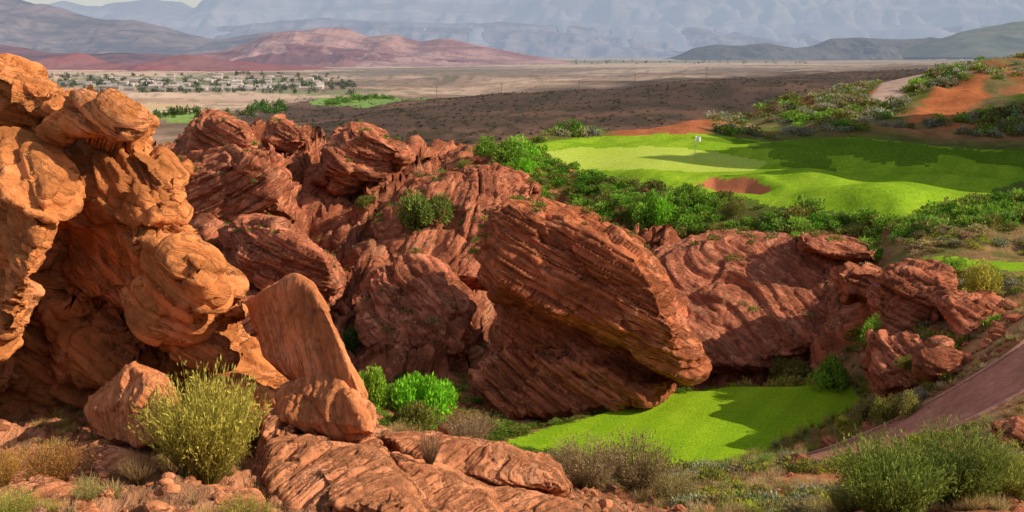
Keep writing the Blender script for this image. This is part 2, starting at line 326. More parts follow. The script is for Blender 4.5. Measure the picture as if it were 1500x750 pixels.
def simple(name,c,var=.25,sc=3,bd=.03):
    m,t=nt(name); pos=nd(t,'ShaderNodeNewGeometry').outputs['Position']; f_=noi(t,pos,sc,4,.7); g_=noi(t,pos,sc*.12,3,.6)
    r=nd(t,'ShaderNodeRGB'); r.outputs[0].default_value=(*c,1)
    s=t.nodes.new('ShaderNodeVectorMath'); s.operation='SCALE'; lk(t,r.outputs[0],s.inputs[0]); lk(t,math_(t,'MULTIPLY',mapr(t,f_,.3,.7,1-var,1+var),mapr(t,g_,.3,.7,1-var,1+var)),s.inputs['Scale'])
    bp=nd(t,'ShaderNodeBump'); bp.inputs['Distance'].default_value=bd; lk(t,f_,bp.inputs['Height'])
    b=nd(t,'ShaderNodeBsdfDiffuse')
    lk(t,s.outputs[0],b.inputs['Color']); lk(t,bp.outputs[0],b.inputs['Normal']); o=nd(t,'ShaderNodeOutputMaterial'); lk(t,b.outputs[0],o.inputs[0]); return m
m_path=simple('cart_path_concrete',(.46,.195,.13),.22,2.5); m_sand=simple('bunker_sand',(.46,.16,.075),.12,4)
m_kerb=simple('kerb_concrete',(.46,.24,.165),.2,4); m_white=simple('white_cloth',(.8,.8,.8),.03); m_pole=simple('pole_paint',(.55,.55,.5),.05); m_wood=simple('weathered_wood',(.16,.12,.09)); m_house=simple('stucco',(.40,.34,.30),.4,.05)
def leafmat(name,trans=.4):
    m,t=nt(name); a=nd(t,'ShaderNodeAttribute',attribute_name='Col'); b=nd(t,'ShaderNodeBsdfDiffuse'); tr=nd(t,'ShaderNodeBsdfTranslucent')
    lk(t,a.outputs[0],b.inputs[0]); lk(t,a.outputs[0],tr.inputs[0]); mx=nd(t,'ShaderNodeMixShader'); mx.inputs[0].default_value=trans
    lk(t,b.outputs[0],mx.inputs[1]); lk(t,tr.outputs[0],mx.inputs[2]); o=nd(t,'ShaderNodeOutputMaterial'); lk(t,mx.outputs[0],o.inputs[0]); return m
m_leaf=leafmat('foliage')
# ------------------------------------------------------------------ mesh helper
def add_mesh(name,V,Fq,mat,attrs=None,smooth=True):
    V=np.asarray(V,np.float32); Fq=np.asarray(Fq,np.int32); k_=Fq.shape[1]
    me=bpy.data.meshes.new(name)
    me.vertices.add(len(V)); me.vertices.foreach_set('co',V.ravel())
    me.loops.add(Fq.size); me.loops.foreach_set('vertex_index',Fq.ravel())
    me.polygons.add(len(Fq)); me.polygons.foreach_set('loop_start',np.arange(0,Fq.size,k_,dtype=np.int32))
    me.update(calc_edges=True)
    me.polygons.foreach_set('use_smooth',np.full(len(Fq),smooth))
    for an,ty,val in (attrs or []):
        at=me.attributes.new(an,ty,'POINT')
        if ty=='FLOAT_COLOR':
            cc=np.ones((len(V),4),np.float32); cc[:,:3]=val; at.data.foreach_set('color',cc.ravel())
        else: at.data.foreach_set('value',np.asarray(val,np.float32))
    me.materials.append(mat)
    ob=bpy.data.objects.new(name,me); bpy.context.scene.collection.objects.link(ob)
    return ob
idx=np.arange(NR*NC).reshape(NR,NC)
quads=np.stack([idx[:-1,:-1],idx[:-1,1:],idx[1:,1:],idx[1:,:-1]],-1).reshape(-1,4)
cq=cls[quads]; fc=np.where((cq==4).any(1),4,cq.max(1))
def sub(name,kmask,mat,full=False):
    q=quads[kmask]; used=np.zeros(NR*NC,bool); used[q.ravel()]=True; u=np.flatnonzero(used); mp_=np.zeros(NR*NC,np.int32); mp_[u]=np.arange(len(u))
    at=[('Col','FLOAT_COLOR',col[u]),('rock','FLOAT',np.clip(rk+fg*.8,0,1)[u]),('haze','FLOAT',haze[u])] if full else None
    return add_mesh(name,pf[u],mp_[q],mat,at)
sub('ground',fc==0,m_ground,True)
sub('tee_box',fc==1,m_tee); sub('fairway',fc==2,m_fair); sub('putting_green',fc==3,m_green); sub('sand_bunker',fc==4,m_sand); sub('painted_shade_fairway',fc==7,m_shade)
cart=sub('cart_path',fc==5,m_path); sub('fairway',fc==6,m_fair)
def strip(name,pts,w,h,mat,parent):
    pts=np.array(pts); s=np.concatenate([[0],np.cumsum(np.linalg.norm(np.diff(pts,axis=0),axis=1))]); ss=np.arange(0,s[-1],.4)
    cx,cy=np.interp(ss,s,pts[:,0]),np.interp(ss,s,pts[:,1]); ker_=np.ones(7)/7
    cx[3:-3]=np.convolve(cx,ker_,'valid'); cy[3:-3]=np.convolve(cy,ker_,'valid')
    tx,ty=np.gradient(cx),np.gradient(cy); l=np.hypot(tx,ty); nx,ny=-ty/l,tx/l
    V=[];zz=height_at(cx,cy)
    for sx,hz in ((-1,-.3),(-1,h),(1,h),(1,-.3)): V.append(np.stack([cx+nx*w*sx/2,cy+ny*w*sx/2,zz+hz],-1))
    V=np.stack(V,1).reshape(-1,3); Fs=[]
    for i in range(len(cx)-1):
        for j in range(3): a=i*4+j; Fs.append((a,a+1,a+5,a+4))
    o=add_mesh(name,V,Fs,mat,None,False); o.parent=parent
strip('kerb_near',path[6:12][::-1],.18,.1,m_kerb,cart); strip('kerb_far',path[0:6],.18,.1,m_kerb,cart)
# ------------------------------------------------------------------ rocks
ROUND=((.66,0),(.93,.16),(1.0,.42),(.95,.75),(.7,1)); SHARP=((.9,0),(1.0,.12),(1.0,.85),(.85,1)); MIDR=((.8,0),(.97,.14),(1.0,.5),(.9,.85),(.7,1))
def make_rock(name,pieces,voxel,mat,n=(.35,-.15,.9),sc=1.0,sa_=.25,fa=.12,seed=0,warp=.25,jit=.14,prof=MIDR,blk=.5,bsc=1.0,fct=.12):
    """pieces: list of (outline, y_front, y_back, lean, lean_x) -> solid hulls fused, fractured and weathered"""
    bm=bmesh.new(); rr=random.Random(seed+5)
    for pc in pieces:
        ol,yf,yb=pc[:3]; lean=pc[3] if len(pc)>3 else 0; leanx=pc[4] if len(pc)>4 else 0
        cx=sum(a[0] for a in ol)/len(ol); cy=sum(a[1] for a in ol)/len(ol); D=yb-yf
        vs=[]
        for s,f in prof:
            for (a,b) in ol:
                y_=yf+D*f+(rr.random()-.5)*D*jit-(b-cy)*lean-(a-cx)*leanx
                js=s*(1+(rr.random()-.5)*.05)
                vs.append(bm.verts.new(P(cx+(a-cx)*js,cy+(b-cy)*js,max(y_,2))))
        r=bmesh.ops.convex_hull(bm,input=vs)
        junk=[v for v in r['geom_interior']+r['geom_unused'] if isinstance(v,bmesh.types.BMVert)]
        bmesh.ops.delete(bm,geom=list(set(junk)),context='VERTS')
    me=bpy.data.meshes.new('tmp'); bm.to_mesh(me); bm.free()
    ob=bpy.data.objects.new('tmp',me); bpy.context.scene.collection.objects.link(ob)
    md=ob.modifiers.new('r','REMESH'); md.mode='VOXEL'; md.voxel_size=voxel
    dg=bpy.context.evaluated_depsgraph_get(); dg.update(); ev=ob.evaluated_get(dg); m2=bpy.data.meshes.new_from_object(ev)
    bpy.data.objects.remove(ob)
    nv=len(m2.vertices); co=np.empty(nv*3,np.float32); m2.vertices.foreach_get('co',co); co=co.reshape(-1,3).astype(float)
    no=np.empty(nv*3,np.float32); m2.vertex_normals.foreach_get('vector',no); no=no.reshape(-1,3).astype(float)
    nn_=np.array(n,float); nn_/=np.linalg.norm(nn_)
    cs=sc*1.6*bsc
    q=co+(co@nn_)[:,None]*nn_*.8; q=q/cs+fbm(co*(.4/sc),2,seed+4)[:,None]*.10
    c1,e1,p1=worley(q,seed); d=(c1-.5)*fa*2.2*blk-np.exp(-e1/.04)*fa*.7*blk+p1*cs*fct
    c2,e2,p2_=worley(q*2.6+9,seed+1); d+=((c2-.5)*fa*.9-np.exp(-e2/.05)*fa*.3)*blk+p2_*cs/2.6*fct*.8
    d+=strata(co,n,sc,seed,warp)*sa_
    d+=fbm(co*(3.2/sc),3,seed+6,.6)*fa*.12
    co+=no*d[:,None]
    c0=co.mean(0); m2.vertices.foreach_set('co',(co-c0).astype(np.float32).ravel()); m2.update()
    m2.polygons.foreach_set('use_smooth',np.ones(len(m2.polygons),bool)); m2.materials.clear(); m2.materials.append(mat); m2.name=name
    o=bpy.data.objects.new(name,m2); o.location=c0; bpy.context.scene.collection.objects.link(o)
    return o
make_rock('sandstone_cliff',[
 ([(-160,70),(-60,84),(5,100),(70,124),(130,152),(190,166),(224,178),(222,206),(120,205),(-40,170),(-160,150)],25.0,34,0,.008),
 ([(-160,160),(0,190),(120,200),(215,205),(254,222),(282,255),(276,300),(244,345),(180,365),(60,350),(-160,340)],26.0,33,.01,.012),
 ([(-160,240),(-20,222),(50,218),(92,255),(84,310),(56,400),(26,480),(-10,560),(-120,640),(-160,640)],23.0,28,.006,.016),
 ([(60,330),(180,300),(225,330),(190,360),(150,450),(90,470),(40,440)],25,31,.01,.01),
 ([(160,345),(190,336),(245,355),(300,385),(318,430),(290,478),(225,482),(150,455)],22.9,27,-.004,.014),
 ([(240,350),(275,352),(340,420),(368,468),(330,480),(300,440)],24,28.5,0,.01),
 ([(-120,430),(60,450),(200,470),(330,470),(400,540),(395,600),(250,640),(60,650),(-120,650)],25.6,33),
 ([(230,484),(300,482),(345,500),(340,530),(270,520),(220,505)],23.8,28),
 ([(100,500),(200,490),(240,520),(180,545),(60,560)],24.4,30),
 ],.058,m_orange,n=(.5,-.1,.85),sc=1.5,sa_=.33,fa=.34,seed=3,bsc=1.3,fct=.11,blk=1.0,warp=.35)
make_rock('leaning_rock_slab',[([(364,442),(392,424),(432,405),(456,416),(482,458),(507,520),(534,580),(522,592),(480,590),(430,560),(388,520)],21.6,23.6,.004,.012)],.033,m_slab,n=(.85,-.1,.35),sc=.9,sa_=.06,fa=.08,seed=11,prof=SHARP,jit=.04,fct=.05)
make_rock('sandstone_boulder',[([(382,588),(420,560),(462,538),(490,540),(520,572),(546,600),(548,636),(510,645),(440,632),(395,618)],20.3,23,.012,.008)],.033,m_slab,n=(.5,-.2,.7),sc=.7,sa_=.08,fa=.08,seed=12,jit=.25)
make_rock('sandstone_boulder',[([(128,600),(150,570),(196,534),(240,552),(262,600),(280,640),(200,655),(140,640)],19.8,22.5,.01,.01)],.033,m_slab,n=(.4,-.2,.8),sc=.7,sa_=.08,fa=.08,seed=13,jit=.3)
make_rock('sandstone_boulder',[([(300,560),(360,555),(410,575),(420,620),(360,640),(300,620)],21.6,24,.01,.01)],.038,m_orange,n=(.4,-.2,.8),sc=.7,sa_=.08,fa=.10,seed=14,jit=.3)
make_rock('sandstone_boulder',[([(262,600),(300,590),(350,612),(356,650),(300,664),(258,640)],20.4,22,.01,.01)],.033,m_slab,n=(.4,-.2,.8),sc=.6,sa_=.07,fa=.08,seed=15,jit=.3)
for sd,ol,yf,yb in [(21,[(388,642),(470,640),(560,662),(612,720),(632,775),(540,780),(430,760),(380,700)],17.8,21.5),
 (22,[(565,642),(640,640),(740,655),(812,690),(826,716),(760,716),(650,690),(590,672)],21.5,25.5),
 (23,[(575,668),(650,690),(720,720),(735,775),(640,770),(600,720)],19.3,22.5),
 (24,[(690,700),(790,716),(850,745),(870,785),(740,785),(700,740)],19.8,23),
 (25,[(0,712),(60,700),(110,718),(150,745),(140,775),(0,785),(-60,745)],15.6,17.6),
 (26,[(480,640),(520,640),(546,658),(540,676),(500,672)],20.0,21.2),
 (27,[(390,600),(430,600),(440,625),(420,650),(388,640)],20.2,21.3),
 (28,[(90,662),(150,652),(215,668),(225,690),(160,702),(95,696)],18.8,20.5),
 (29,[(650,628),(690,628),(700,645),(660,650)],27,28.5),
 (30,[(430,620),(500,625),(560,650),(520,665),(440,655)],20.6,22.4),
 (32,[(470,690),(560,700),(600,740),(560,760),(480,740)],17.0,18.6),
 (31,[(250,712),(320,705),(372,722),(380,760),(290,780),(240,760)],16.9,18.6)]:
    make_rock('rock_slab',[(ol,yf,yb,.020,.0)],.026,m_fg,n=(.42,-.5,.8),sc=.42,sa_=.18,fa=.06,seed=sd,prof=SHARP,jit=.1,bsc=2.0,fct=.06,warp=.12)
def stones(name,xs_,ys_,ss_,mat):
    Vs=[];Fs=[];o=0
    bm=bmesh.new(); bmesh.ops.create_icosphere(bm,subdivisions=2,radius=1); V0=np.array([v.co[:] for v in bm.verts]); F0=np.array([[v.index for v in f.verts] for f in bm.faces]); bm.free()
    zs_=height_at(xs_,ys_)
    for i,(x_,y_,z_,s) in enumerate(zip(xs_,ys_,zs_,ss_)):
        V=V0*np.array([1,.8,.6])*s; pl=rng.normal(size=(9,3)); pl/=np.linalg.norm(pl,axis=1)[:,None]
        for k_ in range(9):
            dd=V@pl[k_]; lim=s*rng.uniform(.42,.7); V=V-np.clip(dd-lim,0,None)[:,None]*pl[k_]
        a=rng.uniform(0,6.28); R=np.array([[math.cos(a),-math.sin(a),0],[math.sin(a),math.cos(a),0],[0,0,1]]); V=V@R.T
        V+=np.array([x_,y_,z_+s*.15]); Vs.append(V);Fs.append(F0+o);o+=len(V)
    return add_mesh(name,np.concatenate(Vs),np.concatenate(Fs),mat,None,False)
def clear(x_,y_,mg):
    k=np.ones(len(x_),bool)
    for pl in (tee,fair,path,sliv): k&=sdf(pl,x_,y_)>mg
    return k
ns=1200; yy=rng.uniform(14,34,ns); xx=rng.uniform(-.5,.12,ns)*yy; h1=hit(408,712)
stones('loose_stones',np.append(xx,h1[0]),np.append(yy,h1[1]),np.append(np.abs(rng.normal(0,.09,ns))+.03,.33),m_fg)
yy=np.concatenate([rng.uniform(44,64,300),rng.uniform(88,118,200),rng.uniform(24,46,500)]); xx=np.concatenate([rng.uniform(.27,.47,300)*yy[:300],rng.uniform(-.05,.14,200)*yy[300:500],rng.uniform(.15,.5,500)*yy[500:]]); ss=np.abs(rng.normal(0,.3,1000))+.12; ss[500:]*=.35; k=clear(xx,yy,1.2)
stones('scattered_boulders',xx[k],yy[k],ss[k],m_pink)
make_rock('tilted_sandstone_boulder',[
 ([(716,306),(742,292),(800,300),(856,316),(905,350),(945,372),(985,424),(1006,462),(1028,522),(1018,552),(960,525),(880,492),(780,452),(722,428),(706,402),(738,350)],62.0,74,0,.012),
 ([(745,420),(742,462),(720,520),(704,570),(850,600),(960,580),(1000,550),(985,500),(880,450)],66.6,76,.01,.008),
 ([(712,520),(760,505),(850,545),(950,572),(990,562),(960,592),(850,612),(700,612),(698,570)],64.2,72,.02,.01)],
 .095,m_red,n=(.42,-.1,.88),sc=1.9,sa_=.90,fa=.30,seed=5,warp=.25,blk=.7,bsc=1.3,fct=.14)
mid=[(41,[(322,335),(350,316),(400,318),(450,342),(492,375),(504,415),(490,452),(430,450),(360,425),(325,385)],76,88,.0,(.35,-.2,.9)),
 (42,[(262,232),(280,186),(300,169),(330,168),(362,184),(372,207),(360,240),(300,250)],103,114,0,(.35,-.2,.9)),
 (43,[(392,208),(398,178),(412,171),(445,184),(452,208),(430,216)],112,120,0,(.35,-.2,.9)),
 (44,[(452,268),(482,222),(512,182),(545,188),(597,217),(600,230),(560,258),(500,285)],100,110,0,(.35,-.2,.9)),
 (45,[(240,300),(262,240),(330,220),(400,236),(440,270),(430,320),(340,340),(250,340)],90,104,0,(-.45,-.3,.8)),
 (47,[(520,440),(550,385),(600,370),(650,392),(690,430),(700,530),(640,556),(548,545),(515,500)],75,88,.03,(.35,-.2,.9)),
 (48,[(540,330),(600,270),(680,240),(745,245),(790,275),(760,340),(720,430),(620,430),(550,390)],88,106,.07,(-.45,-.3,.8)),
 (49,[(255,420),(300,380),(360,420),(420,470),(440,540),(330,560),(260,520)],73,84,.02,(-.45,-.3,.8))]
for sd,ol,yf,yb,ln,nv_ in mid:
    make_rock('sandstone_outcrop',[(ol,yf,yb,ln,.01)],.135,m_pink if nv_[0]>0 else m_pinkl,n=nv_,sc=1.9,sa_=.85,fa=.30,seed=sd,bsc=1.5,fct=.13,blk=.7)
make_rock('canyon_wall',[
 ([(960,372),(1010,350),(1080,345),(1160,350),(1240,372),(1290,392),(1295,450),(1230,500),(1180,530),(1080,545),(1000,540),(960,470)],79,94,.045),
 ([(1165,343),(1230,350),(1292,366),(1284,382),(1230,378),(1170,358)],79,90,.02)],.125,m_wall,n=(.30,-.45,.85),sc=1.5,sa_=.50,fa=.28,seed=61,warp=.4,prof=SHARP,blk=.7,bsc=1.8,fct=.09)
make_rock('sandstone_bluff',[
 ([(1272,412),(1300,388),(1340,386),(1386,398),(1404,430),(1385,480),(1340,510),(1290,500),(1270,450)],64,72,.01,.01),
 ([(1275,490),(1330,484),(1400,498),(1395,540),(1340,572),(1290,582),(1266,545)],57.5,64,.02,.01),
 ([(1225,400),(1250,390),(1285,395),(1290,440),(1240,440)],68,76,0),
 ([(1380,440),(1440,430),(1475,450),(1460,490),(1400,500)],59,66,.01)],.10,m_pink,n=(.35,-.2,.9),sc=1.2,sa_=.42,fa=.32,seed=71,bsc=1.3,fct=.14,blk=.7)
make_rock('sandstone_boulder',[([(1340,520),(1372,510),(1408,516),(1414,545),(1370,556),(1340,545)],54,57,.01)],.08,m_pink,sc=1,sa_=.14,fa=.14,seed=72)
make_rock('sandstone_boulder',[([(1455,625),(1485,612),(1520,618),(1520,650),(1470,655)],39,42,.01)],.06,m_pink,sc=.8,sa_=.12,fa=.12,seed=73)
bpy.context.view_layer.update(); DG=bpy.context.evaluated_depsgraph_get()
def surf(x_,y_,z_):
    """drop onto whatever rock or ground lies below"""
    ok_,loc,_,_,_,_=bpy.context.scene.ray_cast(DG,Vector((x_,y_,z_+2.2)),Vector((0,0,-1)),distance=30)
    return loc.z if ok_ else float(height_at(x_,y_))
# ledge spots on the rock tops where soil collects
spots=[]
for i in range(3200):
    y_=rng.uniform(64,124); x_=(rng.uniform(230,1290)-750)/F*y_
    ok_,loc,nrm,_,_,_=bpy.context.scene.ray_cast(DG,Vector((x_,y_,8)),Vector((0,0,-1)),distance=60)
    if ok_ and nrm.z>.84 and noise(np.array([[x_*.12,y_*.12,3.]]))[0]>rng.uniform(-.35,.25): spots.append((x_,y_,loc.z))
# ------------------------------------------------------------------ foliage
class Fol:
    def __init__(s): s.V=[];s.C=[]
    def add(s,V,C): s.V.append(V.astype(np.float32)); s.C.append(C.astype(np.float32))
    def emit(s,name):
        V=np.concatenate(s.V).reshape(-1,3); C=np.repeat(np.concatenate(s.C),4,0); Fq=np.arange(len(V)).reshape(-1,4)
        return add_mesh(name,V,Fq,m_leaf,[('Col','FLOAT_COLOR',np.clip(C,.004,1))],False)
def leafq(b,d,w,L):
    d=d/(np.linalg.norm(d,axis=1)[:,None]+1e-9); r=rng.normal(size=d.shape); s=np.cross(d,r); s/=np.linalg.norm(s,axis=1)[:,None]+1e-9
    L=np.asarray(L).reshape(-1,1); w=np.asarray(w).reshape(-1,1)
    return np.stack([b,b+d*L*.5+s*w,b+d*L,b+d*L*.5-s*w],1)
def t_dome(n,lumps=9,ls=.10,spiky=.5,rz=.8):
    lc=[]
    for i in range(lumps):
        a=rng.uniform(0,6.28); r=rng.uniform(.15,.75); h=rng.uniform(.2,.75)*(1.15-r*.6); lc.append((r*math.cos(a),r*math.sin(a),h))
    lc=np.array(lc); k_=rng.integers(0,lumps,n); v=rng.normal(size=(n,3)); v/=np.linalg.norm(v,axis=1)[:,None]; 
    rad=rng.uniform(.22,.42,lumps)[k_]*rng.uniform(.45,1.12,n)**.6
    b=lc[k_]+v*rad[:,None]; b[:,2]=np.abs(b[:,2])*rz
    d=v*.6+np.array([0,0,spiky])+rng.normal(size=(n,3))*.35
    tone=rng.uniform(.65,1.3,lumps)[k_]*rng.uniform(.6,1.35,n)
    return leafq(b,d,ls*rng.uniform(.25,.5,n),ls*rng.uniform(.7,1.6,n)),tone
def t_stalk(n,spread=.55,w=.012,L=1.0,leaf=0,ls=.07,up=.25):
    a=rng.uniform(0,6.28,n); tilt=rng.uniform(0,1,n)**.6*spread; b0=np.stack([np.cos(a)*.12*rng.random(n),np.sin(a)*.12*rng.random(n),np.zeros(n)],-1)
    d1=np.stack([np.cos(a)*tilt*1.3,np.sin(a)*tilt*1.3,np.ones(n)],-1); d1/=np.linalg.norm(d1,axis=1)[:,None]
    d2=d1+np.stack([np.cos(a)*.05,np.sin(a)*.05,np.full(n,up)],-1)+rng.normal(size=(n,3))*.2; d2/=np.linalg.norm(d2,axis=1)[:,None]
    l=L*rng.uniform(.5,1.0,n); m_=b0+d1*(l*.5)[:,None]
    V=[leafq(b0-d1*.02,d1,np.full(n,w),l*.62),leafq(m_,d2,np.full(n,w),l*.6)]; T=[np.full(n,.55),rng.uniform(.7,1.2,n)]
    if leaf:
        k_=rng.integers(0,n,leaf); t_=rng.uniform(.1,1,leaf)**.7; b=m_[k_]+d2[k_]*(l[k_]*.55*t_)[:,None]+rng.normal(size=(leaf,3))*.03
        low=rng.random(leaf)<.2; b[low]=(b0[k_]+d1[k_]*(l[k_]*rng.uniform(.3,.6,leaf))[:,None])[low]
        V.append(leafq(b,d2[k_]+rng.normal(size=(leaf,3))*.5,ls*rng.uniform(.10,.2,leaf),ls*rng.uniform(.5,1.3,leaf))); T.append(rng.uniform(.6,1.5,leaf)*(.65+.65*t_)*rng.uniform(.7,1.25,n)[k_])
    return np.concatenate(V),np.concatenate(T)
def place(f,T,x_,y_,z_,sx,sz,c,jitter=.12):
    V,t_=T; a=rng.uniform(0,6.28); R=np.array([[math.cos(a),-math.sin(a),0],[math.sin(a),math.cos(a),0],[0,0,1]])
    W_=(V@R.T)*np.array([sx,sx,sz])+np.array([x_,y_,z_-.05*sz])
    c=np.array(c)*(1+rng.normal(size=3)*jitter*.5)*(1+rng.normal()*jitter)
    f.add(W_,t_[:,None]*c)
OL=(.25,.25,.055); YG=(.44,.42,.07); GR=(.13,.28,.03); BG=(.28,.62,.04); SG=(.32,.33,.20); ST_=(.56,.40,.17); BR=(.20,.12,.06); LG=(.25,.42,.05)
def shrub(name,px,py,y0,wpx,hpx,c,kind='stalk',dense=1.0):
    x_,y_,z_=P(px,py,y0); s=wpx/F*y0/2; h=hpx/F*y0; f=Fol(); z_=surf(x_,y_,z_)
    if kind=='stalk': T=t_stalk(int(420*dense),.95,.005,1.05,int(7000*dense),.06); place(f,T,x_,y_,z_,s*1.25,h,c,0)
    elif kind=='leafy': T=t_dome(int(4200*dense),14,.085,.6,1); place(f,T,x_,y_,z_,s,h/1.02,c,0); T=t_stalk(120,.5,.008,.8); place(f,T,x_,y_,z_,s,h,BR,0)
    elif kind=='grass': T=t_stalk(int(900*dense),.8,.008,1.0); place(f,T,x_,y_,z_,s*1.3,h,c,0)
    return f.emit(name)
shrub('rabbitbrush',303,706,18.0,190,185,(.46,.40,.08),'stalk',1.9)
f=Fol(); x_,y_,z_=P(300,706,18.0); z_=surf(x_,y_,z_); place(f,t_stalk(700,.9,.007,.85),x_,y_,z_,1.15,1.6,(.34,.20,.09),0); f.emit('dead_stems')
shrub('dry_bush',76,702,17.6,105,72,(.44,.23,.07),'stalk',.8)
shrub('dry_bush',5,724,16.5,70,72,(.50,.29,.07),'stalk',.6)
shrub('dry_grass_tuft',205,716,17.4,72,56,(.46,.30,.14),'grass',.8)
shrub('dry_grass_tuft',630,735,20.3,50,60,(.34,.21,.12),'grass',.5)
shrub('sagebrush',690,715,24.5,80,50,(.34,.24,.13),'stalk',.8)
shrub('sagebrush',20,762,14.5,90,50,(.42,.40,.09),'stalk',.6)
shrub('sagebrush',360,770,16.2,90,40,(.42,.36,.09),'stalk',.6)
shrub('sagebrush',130,745,15.6,60,34,(.40,.36,.12),'stalk',.5)
shrub('green_bush',622,588,60,110,80,BG,'leafy',1.3); shrub('green_bush',545,592,59,62,70,(.32,.50,.05),'leafy',.9); shrub('green_bush',580,560,62,60,30,LG,'leafy',.6)
shrub('green_bush',605,634,55,90,52,OL,'leafy',.9); shrub('green_bush',515,435,75,46,48,(.08,.15,.03),'leafy',.7)
shrub('desert_shrub',622,332,88,86,56,(.19,.25,.05),'leafy',.9)
shrub('desert_shrub',538,265,98,38,20,OL,'leafy',.5)
for a in [(735,242,112,92,44,LG),(765,225,118,60,36,BG),(712,232,114,44,30,LG),(832,200,140,46,24,(.16,.30,.04)),(950,312,97,66,56,(.25,.48,.05)),(975,330,95,40,54,BG),(1012,308,97,56,38,LG),(1046,304,96,44,28,LG),(745,292,102,52,22,OL),(790,280,105,50,20,LG),(1075,305,94,44,24,OL),(925,295,99,30,24,LG),(770,262,110,46,22,BG),(850,272,107,40,18,GR),(890,270,106,36,16,LG),(680,275,100,30,14,OL)]:
    shrub('green_bush',*a,'leafy',.5)
for a in [(1070,570,69.5,90,58,(.44,.43,.07)),(1130,566,70.5,95,62,YG),(1180,564,69.5,76,54,(.40,.40,.08)),(1110,574,68.6,76,22,SG),(1045,572,69,44,38,LG),(1225,525,68,60,50,LG),(1215,562,67,66,40,LG),(1160,535,73,80,40,OL)]:
    shrub('yellow_green_shrub',*a,'leafy',.7)
for a in [(1282,455,63,46,42,LG),(1330,525,57,40,22,OL),(1270,610,56,60,44,(.32,.30,.1)),(1235,630,55,40,30,YG),(1300,600,53,56,44,OL),(1330,590,52,50,40,(.34,.32,.09)),(1440,440,62,60,44,YG),(1390,425,66,44,26,LG)]: shrub('desert_shrub',*a,'leafy',.6)
for a in [(1300,790,24,190,140,(.19,.24,.045)),(1400,770,25,170,150,(.18,.22,.045)),(1475,740,26,130,90,(.34,.34,.07)),(1240,770,26,70,60,(.24,.24,.07)),(1370,660,34,90,38,(.23,.24,.07))]: shrub('creosote_bush',*a,'stalk',1.3)
for a in [(860,745,30,120,90,(.33,.24,.12)),(930,740,31,130,95,(.29,.21,.1)),(985,750,30,90,70,(.36,.29,.12)),(830,700,34,60,56,(.31,.26,.1)),(895,700,38,50,48,(.28,.18,.08)),(690,700,27,100,40,(.26,.17,.08)),(650,665,30,60,30,(.26,.21,.08))]: shrub('brown_desert_shrub',*a,'stalk',.8)
domes=[t_dome(105,7,.25,.4) for _ in range(6)]; dsm=[t_dome(28,5,.45,.4) for _ in range(6)]; dm2=[t_dome(330,9,.16,.5) for _ in range(5)]; tf2=[t_stalk(70,.8,.012,1) for _ in range(5)]
def scatter(name,reg,n_,tmpl,cols,smin,smax,asp=.9,cl=None,mg=.6,mask=None):
    m=n_*6; u0,u1,y0,y1=reg; yy=np.exp(rng.uniform(math.log(y0),math.log(y1),m)); xx=(rng.uniform(u0,u1,m)-750)/F*yy
    k=clear(xx,yy,mg)
    if cl is not None: k&=noise(np.stack([xx*cl,yy*cl,np.full(m,.5)],-1))>rng.uniform(-.35,.35,m)
    if mask: k&=mask(xx,yy)
    xx=xx[k][:n_];yy=yy[k][:n_]; zz=height_at(xx,yy); f=Fol()
    for x_,y_,z_ in zip(xx,yy,zz):
        s=rng.uniform(smin,smax); place(f,tmpl[rng.integers(len(tmpl))],x_,y_,z_,s,s*asp*rng.uniform(.8,1.2),cols[rng.integers(len(cols))])
    if f.V: f.emit(name)
def insand(a,b): return np.minimum.reduce([sdf(sand1,a,b),sdf(sand2,a,b),sdf(sand3,a,b),sdf(upath,a,b)])>1
scatter('hill_scrub',(800,1700,136,236),2600,domes,[OL,SG,(.22,.24,.06),(.31,.24,.11),(.43,.37,.18),LG,(.38,.38,.25)],.5,1.5,.85,.05,1.2,insand)
scatter('hill_scrub',(1150,1700,140,225),300,dm2,[OL,SG,LG,(.38,.37,.23)],1.0,2.1,.8,.07,2,insand)
scatter('bank_shrubs',(700,1100,92,130),320,dm2,[OL,GR,LG,(.22,.24,.06),LG],.5,1.4,.9,.15,.8)
scatter('fairway_edge_shrubs',(1080,1700,80,92),280,dm2,[LG,OL,(.21,.34,.05),GR],.6,1.5,1.0,None,.5)
scatter('shelf_scrub',(1280,1700,62,84),650,dm2,[(.43,.32,.16),SG,OL,(.50,.38,.16),(.34,.24,.12),YG],.3,.85,.8,.15)
f=Fol()
for (x_,y_,z_) in spots[:850]:
    if clear(np.array([x_]),np.array([y_]),.5)[0]:
        s=rng.uniform(.22,.7); place(f,domes[rng.integers(6)],x_,y_,z_,s,s*.75,[OL,(.19,.21,.05),(.30,.26,.11),(.18,.25,.05),LG][rng.integers(5)])
f.emit('canyon_scrub')
near_tee=lambda d:(lambda a,b:(sdf(tee,a,b)<d))
scatter('tee_edge_groundcover',(690,1060,54,73),320,dm2,[(.14,.22,.03),(.17,.27,.04),OL],.3,.7,.55,None,.25,lambda a,b:(sdf(tee,a,b)<3.4)&(a<.18*b+2))
scatter('tee_edge_groundcover',(540,740,54,68),170,dm2,[(.15,.23,.03),OL,LG,YG],.3,.9,.6)
scatter('tee_edge_grass',(1000,1290,50,72),420,tf2,[YG,(.5,.42,.16),ST_,LG],.25,.6,1.3,None,.2,near_tee(5))
scatter('dry_grass',(1020,1700,24,62),1700,tf2,[ST_,(.64,.48,.24),(.48,.35,.16),(.42,.38,.12)],.2,.5,1.0,.3,.25)
scatter('roadside_scrub',(1000,1700,26,62),420,dm2,[OL,YG,(.36,.28,.13),SG,(.18,.2,.05)],.22,.75,.9,.2,.4)
scatter('dry_grass',(560,1020,26,52),420,tf2,[ST_,(.46,.34,.15),(.38,.28,.13)],.2,.5,1.0,.3,.25)
